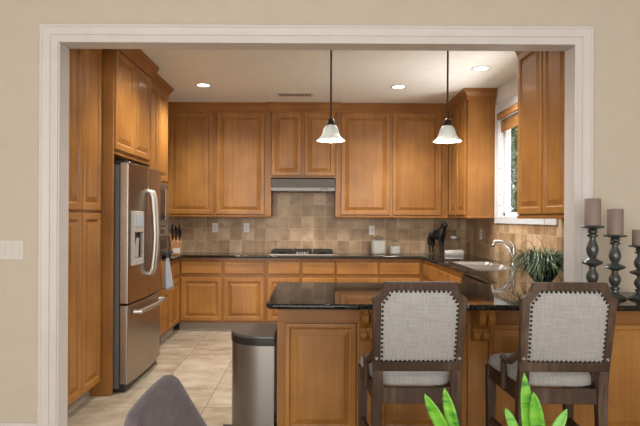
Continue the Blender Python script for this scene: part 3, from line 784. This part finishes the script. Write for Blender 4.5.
# horse figure (skinned)
def skin(name, verts, edges, rads, mat, parent=None, sub=2, root=0):
    me = bpy.data.meshes.new(name); me.from_pydata(verts, edges, []); o = bpy.data.objects.new(name, me); COL.objects.link(o)
    md = o.modifiers.new('skin', 'SKIN'); md.use_smooth_shade = True
    for i, r in enumerate(rads):
        q = me.skin_vertices[0].data[i]; q.radius = r if isinstance(r, tuple) else (r, r); q.use_root = (i == root)
    s = o.modifiers.new('sub', 'SUBSURF'); s.levels = sub; s.render_levels = sub
    me.materials.append(M[mat])
    if parent: o.parent = parent
    return o
hv = [(-0.075,0,0.235),(0.0,0,0.225),(0.07,0,0.24),(0.095,0,0.285),(0.112,0,0.335),(0.118,0,0.365),(0.145,-0.006,0.352),(0.172,-0.012,0.325),
      (-0.085,0.028,0.18),(-0.075,0.030,0.12),(-0.098,0.030,0.075),(-0.088,0.030,0.0),
      (-0.085,-0.028,0.18),(-0.068,-0.030,0.12),(-0.092,-0.030,0.075),(-0.080,-0.030,0.0),
      (0.075,0.026,0.17),(0.078,0.026,0.10),(0.076,0.026,0.0),
      (0.075,-0.026,0.17),(0.085,-0.026,0.10),(0.085,-0.026,0.0),
      (-0.115,0,0.245),(-0.135,0,0.18),(-0.135,0,0.10),
      (0.112,0.014,0.385),(0.112,0.016,0.405),(0.112,-0.014,0.385),(0.112,-0.016,0.405)]
he = [(1,0),(1,2),(2,3),(3,4),(4,5),(5,6),(6,7),(0,8),(8,9),(9,10),(10,11),(0,12),(12,13),(13,14),(14,15),(2,16),(16,17),(17,18),(2,19),(19,20),(20,21),(0,22),(22,23),(23,24),(5,25),(25,26),(5,27),(27,28)]
hr = [0.054,0.052,0.056,0.046,0.037,0.032,0.027,0.018, 0.026,0.016,0.010,0.012, 0.026,0.016,0.010,0.012, 0.020,0.012,0.011, 0.020,0.012,0.011, 0.012,0.016,0.008, 0.008,0.003,0.008,0.003]
ho = skin('horse_figurine', hv, he, hr, 'horse', root=1)
ho.location = (1.575, 7.00, CT+0.011); ho.rotation_euler = (0, 0, R(-50))
ho.scale = (0.95, 1.2, 1.02)
tag(ho, 'black standing horse figurine in the corner of the worktop', 'figurine')

gj = thing('glass_jar', 'clear glass jar with pale lid behind the grey box', 'jar', (1.815, 7.07, CT))
gj.scale = (1.05, 1.05, 1.30)
MB().lathe([(0.055,0),(0.060,0.006),(0.060,0.115),(0.050,0.130),(0.040,0.138),(0.040,0.150)], seg=24).build('jar', 'glass', gj, smooth=True)
MB().lathe([(0.044,0.149),(0.046,0.152),(0.046,0.172),(0.040,0.176),(0,0.176)], seg=24).build('lid', 'greybox', gj, smooth=True)
bxg = thing('bread_box', 'pale grey slatted box lying on the worktop beside the horse figurine', 'box', (1.74, 6.80, CT), R(-4))
bxg.scale = (0.85, 0.9, 0.8)
pf = [(-0.06,0),(0.06,0),(0.06,0.05)] + [(0.045-0.09*k/8, 0.070+0.015*math.sin(math.pi*k/8)) for k in range(9)] + [(-0.06,0.04)]
MB().grid([[(x, y, z) for y, z in pf] for x in (-0.13, 0.13)], True, True).build('body', 'greybox', bxg, bevel=0.004)
MB().grid([[(x, y*0.97, z*0.97) for y, z in pf] for x in (0.1301, 0.140)], True, True).build('end_cap', 'stool_wood', bxg)
gr_ = MB()
for k in range(6): gr_.box(-0.128, 0.128, -0.0625, -0.060, 0.006+0.006*k, 0.009+0.006*k)
gr_.build('slats', 'greybox', bxg)

# grassy plant
gp = thing('potted_grass', 'bushy green grass plant in a black bowl beside the opening trim', 'potted plant', (1.635, 3.93, CT))
MB().lathe([(0.045,0),(0.055,0.006),(0.105,0.075),(0.125,0.125),(0.128,0.140),(0.118,0.142),(0.112,0.125),(0.0,0.118)], seg=32).build('bowl', 'black', gp, smooth=True)
MB().lathe([(0.111,0.118),(0.0,0.126)], seg=20, caps=False).build('soil', 'soil', gp)
gm = MB(); rg_ = random.Random(11)
for k in range(900):
    a = rg_.uniform(0, 2*math.pi); r0 = 0.10*math.sqrt(rg_.random()); out = rg_.uniform(0.05, 0.235); hgt = rg_.uniform(0.05, 0.150); drop = rg_.uniform(0.0, 0.20)
    b0 = Vector((r0*math.cos(a), r0*math.sin(a), 0.12)); a2 = a + rg_.uniform(-0.7, 0.7)
    d_ = Vector((math.cos(a2), math.sin(a2), 0)); sd = Vector((-d_.y, d_.x, 0))
    w0 = rg_.uniform(0.0022, 0.0042); base = len(gm.v); n = 6
    for i in range(n+1):
        t = i/n
        p = b0 + d_*out*t*1.05 + Vector((0,0, hgt*math.sin(min(1,t*1.25)*math.pi/2) - drop*t*t))
        rad = math.hypot(p.x, p.y)
        if p.y < -0.0 and p.x > 0.17: p.x = 0.17
        p.x = min(p.x, 0.235); p.z = max(p.z, 0.004)
        p.y = max(p.y, -0.30)
        w_ = w0*(1-t**2)+0.0004
        gm.v += [tuple(p-sd*w_), tuple(p+sd*w_ + Vector((0,0,0.001)))]
    for i in range(n): gm.f.append((base+2*i, base+2*i+1, base+2*i+3, base+2*i+2))
tag(gm.build('foliage', 'grass', gp, smooth=True), kind='stuff')
tw_ = MB()
tw_.tube([(-0.03,0,0.12),(-0.05,0.0,0.22),(-0.08,0,0.29),(-0.12,0,0.30),(-0.15,0,0.26)], 0.0015, 5)
tw_.tube([(0.0,0,0.12),(0.01,0.0,0.24),(-0.01,0,0.30),(-0.05,0,0.33)], 0.0015, 5)
tw_.build('twig', 'stem', gp, smooth=True)

# candle holders on the near end of the worktop
def holder(label, x, y, hd_, hc):
    t = thing('candle_holder', label, 'candle holder', (x, y, CT), 0, 'turned candle holders on the worktop')
    P = [(0.0,0.061),(0.02,0.063),(0.04,0.058),(0.07,0.036),(0.10,0.022),(0.13,0.020),(0.15,0.028),(0.17,0.028),(0.185,0.016),(0.21,0.022),(0.27,0.033),(0.32,0.032),(0.38,0.019),(0.42,0.017),
         (0.44,0.028),(0.465,0.052),(0.485,0.057),(0.505,0.052),(0.53,0.028),(0.55,0.019),(0.60,0.029),(0.66,0.034),(0.72,0.028),(0.79,0.017),(0.82,0.017),(0.835,0.028),(0.86,0.029),(0.875,0.018),(0.89,0.026),(0.91,0.027),(0.925,0.019),(0.945,0.040),(0.955,0.060),(0.97,0.064),(0.98,0.060),(0.985,0.045),(0.985,0.0)]
    MB().lathe([(r, z*hd_) for z, r in P], seg=28, caps=True).build('turned_stand', 'pewter', t, smooth=True)
    c = thing('pillar_candle', label.replace('dark turned candle holder', 'mauve brown pillar candle').replace('holding', 'on the holder with'), 'candle', (x, y, CT+hd_*0.985), 0, 'pillar candles')
    MB().lathe([(0.041,0),(0.043,0.002),(0.043,hc-0.004),(0.040,hc),(0.034,hc-0.001),(0.0,hc-0.004)], seg=28).build('wax', 'candle', c, smooth=True)
    MB().tube([(0,0,hc-0.005),(0.001,0,hc+0.006)], 0.0012, 5).build('wick', 'wick', c)
    return t, c
h1, c1 = holder('tallest', 1.618, 3.20, 0.425, 0.155)
h2, c2 = holder('middle', 1.748, 3.20, 0.372, 0.148)
h3, c3 = holder('short', 1.877, 3.17, 0.312, 0.088)
h1['label'] = 'tallest dark turned candle holder, standing against the white opening trim'
h2['label'] = 'middle-height dark turned candle holder, standing between the tallest and the shortest'
h3['label'] = 'shortest dark turned candle holder, standing furthest from the opening'
c1['label'] = 'mauve brown pillar candle on the tallest candle holder'
c2['label'] = 'mauve brown pillar candle on the middle-height candle holder'
c3['label'] = 'short mauve brown pillar candle on the lowest candle holder'

# ------------------------------------------------------------------ lamps
def recessed(label, x, y):
    t = thing('recessed_light', label, 'ceiling light', (x, y, CZ), 0, 'recessed ceiling lights')
    MB().lathe([(0.062,0.0),(0.090,0.0),(0.092,-0.004),(0.080,-0.008),(0.066,-0.006),(0.062,0.0)], seg=28, caps=False).build('trim_ring', 'window_white', t, smooth=True)
    MB().lathe([(0.067,-0.003),(0.05,-0.005),(0.0,-0.006)], seg=28, caps=False).build('lens', 'can_lens', t, smooth=True)
    l = bpy.data.lights.new('recessed_lamp', 'SPOT'); l.energy = SPOT_W*4; l.spot_size = R(150); l.spot_blend = 1.0; l.shadow_soft_size = 0.09; l.color = (1.0, 0.96, 0.90)
    o = bpy.data.objects.new('recessed_lamp', l); COL.objects.link(o); o.parent = t; o.location = (0, 0, -0.07)
    return t
recessed('recessed ceiling light nearest the refrigerator cupboards', -1.175, 5.97)
recessed('recessed ceiling light midway along the back cabinets', 0.93, 6.0)
recessed('recessed ceiling light nearest the kitchen window', 1.59, 5.25)
recessed('recessed ceiling light in front of the pantry cupboard', -0.95, 4.55)
recessed('recessed ceiling light behind the pendant rods', 0.75, 4.55)
vt = thing('ceiling_vent', 'narrow slotted air vent in the kitchen ceiling', 'vent', (-0.20, 6.40, CZ))
MB().box(-0.205, 0.205, -0.075, 0.075, -0.008, 0).build('frame', 'vent_frame', vt, bevel=0.003)
sl = MB()
for k in range(14): sl.box(-0.18+0.0265*k, -0.168+0.0265*k, -0.055, 0.055, -0.012, -0.008)
sl.build('slats', 'vent', vt)  # dark strips stand in for the shade inside the slots

def pendant(label, x, y, zb):
    t = thing('pendant_light', label, 'pendant light', (x, y, zb), 0, 'bell pendant lights over the peninsula')
    out = [(0.096,0.0),(0.092,0.006),(0.078,0.018),(0.064,0.034),(0.056,0.056),(0.050,0.080),(0.040,0.098),(0.026,0.108)]
    inn = [(r-0.003, z-0.001) for r, z in reversed(out[1:])]
    MB().lathe(out + inn, seg=32, caps=False).build('shade', 'frosted', t, smooth=True)
    MB().lathe([(0.030,0.106),(0.031,0.114),(0.026,0.122),(0.025,0.138),(0.014,0.150),(0.006,0.156)], seg=20).build('fitter', 'bronze', t, smooth=True)
    MB().tube([(0,0,0.150),(0,0,0.5),(0,0,CZ-zb-0.015)], 0.0065, 8).build('rod', 'bronze', t, smooth=True)
    MB().lathe([(0.062,CZ-zb),(0.060,CZ-zb-0.012),(0.04,CZ-zb-0.022),(0.0,CZ-zb-0.024)], seg=24).build('ceiling_canopy', 'bronze', t, smooth=True)
    MB().lathe([(0.0,-0.012),(0.015,-0.009),(0.026,0.002),(0.030,0.018),(0.026,0.034),(0.016,0.052),(0.013,0.100)], seg=20).build('bulb', 'bulb', t, smooth=True)
    l = bpy.data.lights.new('pendant_lamp', 'POINT'); l.energy = PEND_W; l.shadow_soft_size = 0.03; l.color = (1.0, 0.96, 0.91)
    o = bpy.data.objects.new('pendant_lamp', l); COL.objects.link(o); o.parent = t; o.location = (0, 0, -0.05)
    return t
pendant('bell-shaped frosted glass pendant hanging over the end of the peninsula', 0.124, 3.75, 1.888)
pendant('bell-shaped frosted glass pendant hanging nearer the kitchen window', 0.912, 3.75, 1.888)

# ------------------------------------------------------------------ counter stools
def stool():
    t = thing('counter_stool', 'stool', 'counter stool')
    def yb(z): return -0.212 - max(0, z-0.55)*0.16
    def mp(x, y, z): return (x, yb(z)+y, z)
    # back frame: an eight-sided ring with scooped upper corners
    outer = [(-0.203,0.672),(0.203,0.672),(0.211,1.012),(0.196,1.022),(0.182,1.034),(0.173,1.047),(0.168,1.064),(0.160,1.086),(-0.160,1.086),(-0.168,1.064),(-0.173,1.047),(-0.182,1.034),(-0.196,1.022),(-0.211,1.012)]
    inner = [(-0.171,0.719),(0.171,0.719),(0.174,0.990),(0.166,0.999),(0.158,1.008),(0.150,1.019),(0.142,1.032),(0.134,1.048),(-0.134,1.048),(-0.142,1.032),(-0.150,1.019),(-0.158,1.008),(-0.166,0.999),(-0.174,0.990)]
    b = MB()
    b.grid([[mp(x,0.018,z) for x,z in inner],[mp(x,0.018,z) for x,z in outer],[mp(x,-0.018,z) for x,z in outer],[mp(x,-0.018,z) for x,z in inner],[mp(x,0.018,z) for x,z in inner]], True, False)
    b.build('back_frame', 'stool_wood', t, bevel=0.004)
    # upholstered pad (both faces)
    def sc(s, y):
        return [mp(x*s, y, 0.877+(z-0.877)*s) for x, z in inner]
    p = MB(); p.grid([sc(0.6,0.034), sc(0.93,0.026), sc(1.0,0.014), sc(1.0,-0.014), sc(0.965,-0.021), sc(0.80,-0.026), sc(0.5,-0.029)], True, True)
    p.build('back_pad', 'linen', t, smooth=True)
    # nailheads along the pad edge
    n = MB()
    pts = [Vector((x*0.965, 0, 0.877+(z-0.877)*0.975)) for x, z in inner]; pts.append(pts[0])
    tot = sum((pts[i+1]-pts[i]).length for i in range(len(pts)-1)); cnt = 60; acc = 0; i = 0; want = 0; st = tot/cnt
    for i in range(len(pts)-1):
        a_, b_ = pts[i], pts[i+1]; Ls = (b_-a_).length
        while want < acc+Ls - 1e-6:
            q = a_.lerp(b_, (want-acc)/Ls); c = mp(q.x, -0.0215, q.z)
            rings = []
            for rr0, dy in ((0.0062,0.003),(0.0062,-0.001),(0.0045,-0.0035),(0.0015,-0.0045)):
                rings.append([(c[0]+rr0*math.cos(k*math.pi/4), c[1]+dy, c[2]+rr0*math.sin(k*math.pi/4)) for k in range(8)])
            n.grid(rings, True, True); want += st
        acc += Ls
    n.build('nailhead_trim', 'nail', t, smooth=True)
    for s in (-1, 1):
        c = mp(s*0.188, -0.018, 0.733)
        MB().tube([(c[0], c[1]+0.004, c[2]), (c[0], c[1]-0.004, c[2]), (c[0], c[1]-0.008, c[2])], [0.009,0.009,0.004], 10).build('bolt', 'bolt', t, smooth=True)
    # rear legs run up to the back frame
    for s in (-1, 1):
        q = MB()
        def rg2(z, w, dep, dx=0, dy=0): 
            x = s*(0.180+dx); y = yb(z)+dy
            return [(x-w/2,y-dep/2,z),(x+w/2,y-dep/2,z),(x+w/2,y+dep/2,z),(x-w/2,y+dep/2,z)]
        q.grid([rg2(0,0.036,0.036,0.004,-0.045), rg2(0.25,0.042,0.040,0.004,-0.012), rg2(0.50,0.046,0.044,0.002), rg2(0.60,0.046,0.042), rg2(0.676,0.046,0.037)], True, True)
        q.build('leg', 'stool_wood', t, bevel=0.004)
        q = MB()
        def rf(z, w): 
            x = s*0.205; y = 0.19
            return [(x-w/2,y-w/2,z),(x+w/2,y-w/2,z),(x+w/2,y+w/2,z),(x-w/2,y+w/2,z)]
        q.grid([rf(0,0.032), rf(0.05,0.036), rf(0.52,0.046), rf(0.585,0.046)], True, True)
        q.build('leg', 'stool_wood', t, bevel=0.004)
        # short sweeping arm
        a = MB()
        a.tube([(s*0.198,-0.215,0.745),(s*0.202,-0.185,0.725),(s*0.210,-0.14,0.695),(s*0.214,-0.09,0.685),(s*0.216,-0.045,0.690)], [(0.014,0.020),(0.015,0.020),(0.016,0.018),(0.016,0.016),(0.014,0.013)], 10)
        a.tube([(s*0.215,-0.055,0.688),(s*0.214,-0.055,0.64),(s*0.212,-0.058,0.59),(s*0.212,-0.058,0.54)], [0.013,0.014,0.016,0.017], 10)
        a.build('arm', 'stool_wood', t, smooth=True)
    rl = MB()
    rl.bar((-0.165,-0.212,0.553),(0.165,-0.212,0.553),0.026,0.072); rl.bar((-0.19,0.19,0.553),(0.19,0.19,0.553),0.026,0.066)
    for s in (-1,1): rl.bar((s*0.184,-0.195,0.553),(s*0.205,0.175,0.553),0.026,0.068)
    rl.build('seat_rail', 'stool_wood', t, bevel=0.003)
    # cushion
    def cs(ins, z, bow=0.0):
        out = [(-0.168,-0.200),(-0.06,-0.200),(0.06,-0.200),(0.168,-0.200),(0.192,-0.06),(0.218,0.10),(0.226,0.185),(0.205,0.215),(0.08,0.226),(-0.08,0.226),(-0.205,0.215),(-0.226,0.185),(-0.218,0.10),(-0.192,-0.06)]
        return [(x*(1-ins), 0.01+(y-0.01)*(1-ins), z) for x, y in out]
    cu = MB(); cu.grid([cs(0.02,0.586), cs(0.0,0.592), cs(0.0,0.625), cs(0.06,0.647), cs(0.28,0.660), cs(0.6,0.664)], True, True)
    cu.build('seat_cushion', 'linen', t, smooth=True, sub=1)
    sx = MB(); sx.bar((-0.178,-0.225,0.395),(0.178,-0.225,0.395),0.024,0.034)
    sx.build('rear_stretcher', 'stool_wood', t, bevel=0.003)
    sx = MB(); sx.bar((-0.2,0.19,0.23),(0.2,0.19,0.23),0.024,0.036); sx.build('foot_rail', 'stool_wood', t, bevel=0.003)
    for s in (-1,1):
        sx = MB(); sx.bar((s*0.182,-0.212,0.30),(s*0.205,0.18,0.30),0.022,0.032); sx.build('side_stretcher', 'stool_wood', t, bevel=0.003)
    return t
st1 = stool()
st1.location = (0.482, 2.775, 0); st1.rotation_euler.z = R(0.5)
tag(st1, 'linen-backed counter stool with nailhead trim tucked in front of the carved corbels', 'counter stool', 'counter stools at the peninsula')
st2 = copy_tree(st1)
st2.location = (1.160, 2.775, 0); st2.rotation_euler.z = R(-1.5)
tag(st2, 'linen-backed counter stool with nailhead trim nearest the candle holders', 'counter stool', 'counter stools at the peninsula')

# ------------------------------------------------------------------ trash can
tc_ = thing('trash_can', 'half-round stainless steel trash can with black lid beside the peninsula', 'trash can', (-0.222, 3.52, 0))
def dsh(s, z, ox=0.0):
    pts = [(ox, 0.20*s)]
    for k in range(25):
        a = R(90 + 180*k/24); pts.append((ox-0.02 - (0.262)*s*abs(math.cos(a))**0.8 if abs(math.cos(a))>1e-6 else ox-0.02, 0.20*s*math.sin(a)))
    pts.append((ox, -0.20*s))
    return [(x, y, z) for x, y in pts]
MB().grid([dsh(0.985,0.03), dsh(0.985,0.60)], True, True).build('body', 'can_steel', tc_, smooth=True)
MB().grid([dsh(1.0,0.0), dsh(1.0,0.045)], True, True).build('base_ring', 'black', tc_, bevel=0.004)
MB().grid([dsh(1.0,0.598), dsh(1.005,0.604), dsh(1.005,0.640)], True, True).build('rim_band', 'black', tc_, smooth=True)
MB().grid([dsh(1.005,0.6405), dsh(1.005,0.652), dsh(0.985,0.660)], True, True).build('lid', 'lid_grey', tc_, bevel=0.002)
MB().box(-0.345, -0.275, -0.06, 0.06, 0.018, 0.036).build('pedal', 'black', tc_, bevel=0.008)

# ------------------------------------------------------------------ dining corner by the camera
tb = thing('dining_table', 'dark oak dining table carrying the snake plants', 'table', (0.655, 1.17, 0))
MB().box(-0.49, 0.49, -0.33, 0.33, 0.715, 0.750).build('tabletop', 'table_wood', tb, bevel=0.006)
MB().box(-0.43, 0.43, -0.26, 0.26, 0.63, 0.714).build('apron', 'table_wood', tb)
for sx in (-1,1):
    for sy in (-1,1): MB().grid([[(sx*0.42+a*w, sy*0.25+b*w, z) for a,b in ((-1,-1),(1,-1),(1,1),(-1,1))] for z, w in ((0,0.024),(0.63,0.035))], True, True).build('leg', 'table_wood', tb, bevel=0.003)

def leaf(mb, base, tip, w, bend, face):
    base, tip = Vector(base), Vector(tip); n = 14; axis = tip-base; f = Vector(face).normalized(); side = axis.cross(f).normalized()
    rings = []
    for i in range(n+1):
        t = i/n
        p = base + axis*t + f*bend*math.sin(t*math.pi/2)*t
        ww = w*(0.62+0.55*t)*(1-t**3.2)**0.9 if t > 0 else w*0.62
        ww = max(ww, 0.0006)
        tw = 0.25*math.sin(t*2.5)
        s2 = (side*math.cos(tw)+f*math.sin(tw))
        rings.append([p - s2*ww + f*0.25*ww, p - s2*ww*0.5, p - f*0.05*ww, p + s2*ww*0.5, p + s2*ww + f*0.25*ww])
    mb.grid(rings, False, False)
def pxz(x, y, d): return ((x-312)*d/FPX, d, 1.37-(y-217.5-0.0052*(x-320))*d/FPX)
def snake(label, px, d, tips):
    c = pxz(px, 400, d); t = thing('snake_plant', label, 'potted plant', (c[0], d, 0.750), 0, 'snake plants on the dining table')
    MB().lathe([(0.042,0),(0.045,0.003),(0.056,0.066),(0.058,0.070),(0.053,0.070),(0.050,0.060),(0,0.058)], seg=28).build('pot', 'pot_clay', t, smooth=True)
    MB().lathe([(0.051,0.060),(0.0,0.064)], seg=20, caps=False).build('soil', 'soil', t)
    for (x, y, dd, w, bx, bend) in tips:
        p = Vector(pxz(x, y, d+dd)) - Vector((c[0], d, 0.750))
        mb = MB(); leaf(mb, (bx, dd*0.5, 0.058), p, w, bend, (0.25*(1 if bx < 0 else -1), -1, 0.1))
        mb.build('leaf', 'snake', t, smooth=True, solid=0.0025)
    return t
snake('bright green snake plant in front of the stool by the corbels', 452, 1.36, [(425.5,394,0.0,0.020,0.006,0.0),(445,388,0.01,0.019,0.020,0.0),(487,432,-0.02,0.017,0.03,0.0),(424,434,0.03,0.015,-0.035,0.0)])
snake('bright green snake plant in front of the stool by the candle holders', 537, 1.36, [(525,373,0.0,0.019,-0.018,0.0),(534.5,392,-0.02,0.021,0.006,0.0),(568,409,0.01,0.016,0.028,0.0),(506,407,0.02,0.015,-0.032,0.0),(526.5,395,0.02,0.016,-0.005,0.0)])

# upholstered dining chair, only the top corner of its back reaches into view
dc = thing('dining_chair', 'purple-grey felt dining chair with rounded back near the floor tiles', 'chair', (-0.082, 1.41, 0))
rows = []
NU, NV = 20, 12
for i in range(NV+1):
    v = i/NV; row = []
    for j in range(NU+1):
        u = j/NU*2-1
        hw = 0.285 - 0.055*v
        ztop = 0.932 - 0.09*abs(u)**8
        z = 0.44 + (ztop-0.44)*v
        hh = hw*(1-0.05*(v**8))
        x = -0.20 - 0.13*v + 0.16*(abs(u)**2.4)*(1-0.95*v)
        row.append((x, u*hh, z))
    rows.append(row)
sh_ = MB(); sh_.grid(rows, False, False); sh_.build('backrest', 'felt', dc, smooth=True, solid=0.045, sub=1)
def rs(s, z): return [(0.0+0.24*s*math.copysign(abs(math.cos(2*math.pi*k/28))**0.6, math.cos(2*math.pi*k/28)), 0.245*s*math.copysign(abs(math.sin(2*math.pi*k/28))**0.6, math.sin(2*math.pi*k/28)), z) for k in range(28)]
MB().grid([rs(0.92,0.40), rs(1.0,0.415), rs(1.0,0.465), rs(0.93,0.485), rs(0.6,0.492)], True, True).build('seat', 'felt', dc, smooth=True)
for sx in (-1,1):
    for sy in (-1,1): MB().tube([(sx*0.17,sy*0.17,0.405),(sx*0.20,sy*0.20,0.0)], [0.018,0.011], 10).build('leg', 'black', dc, smooth=True)
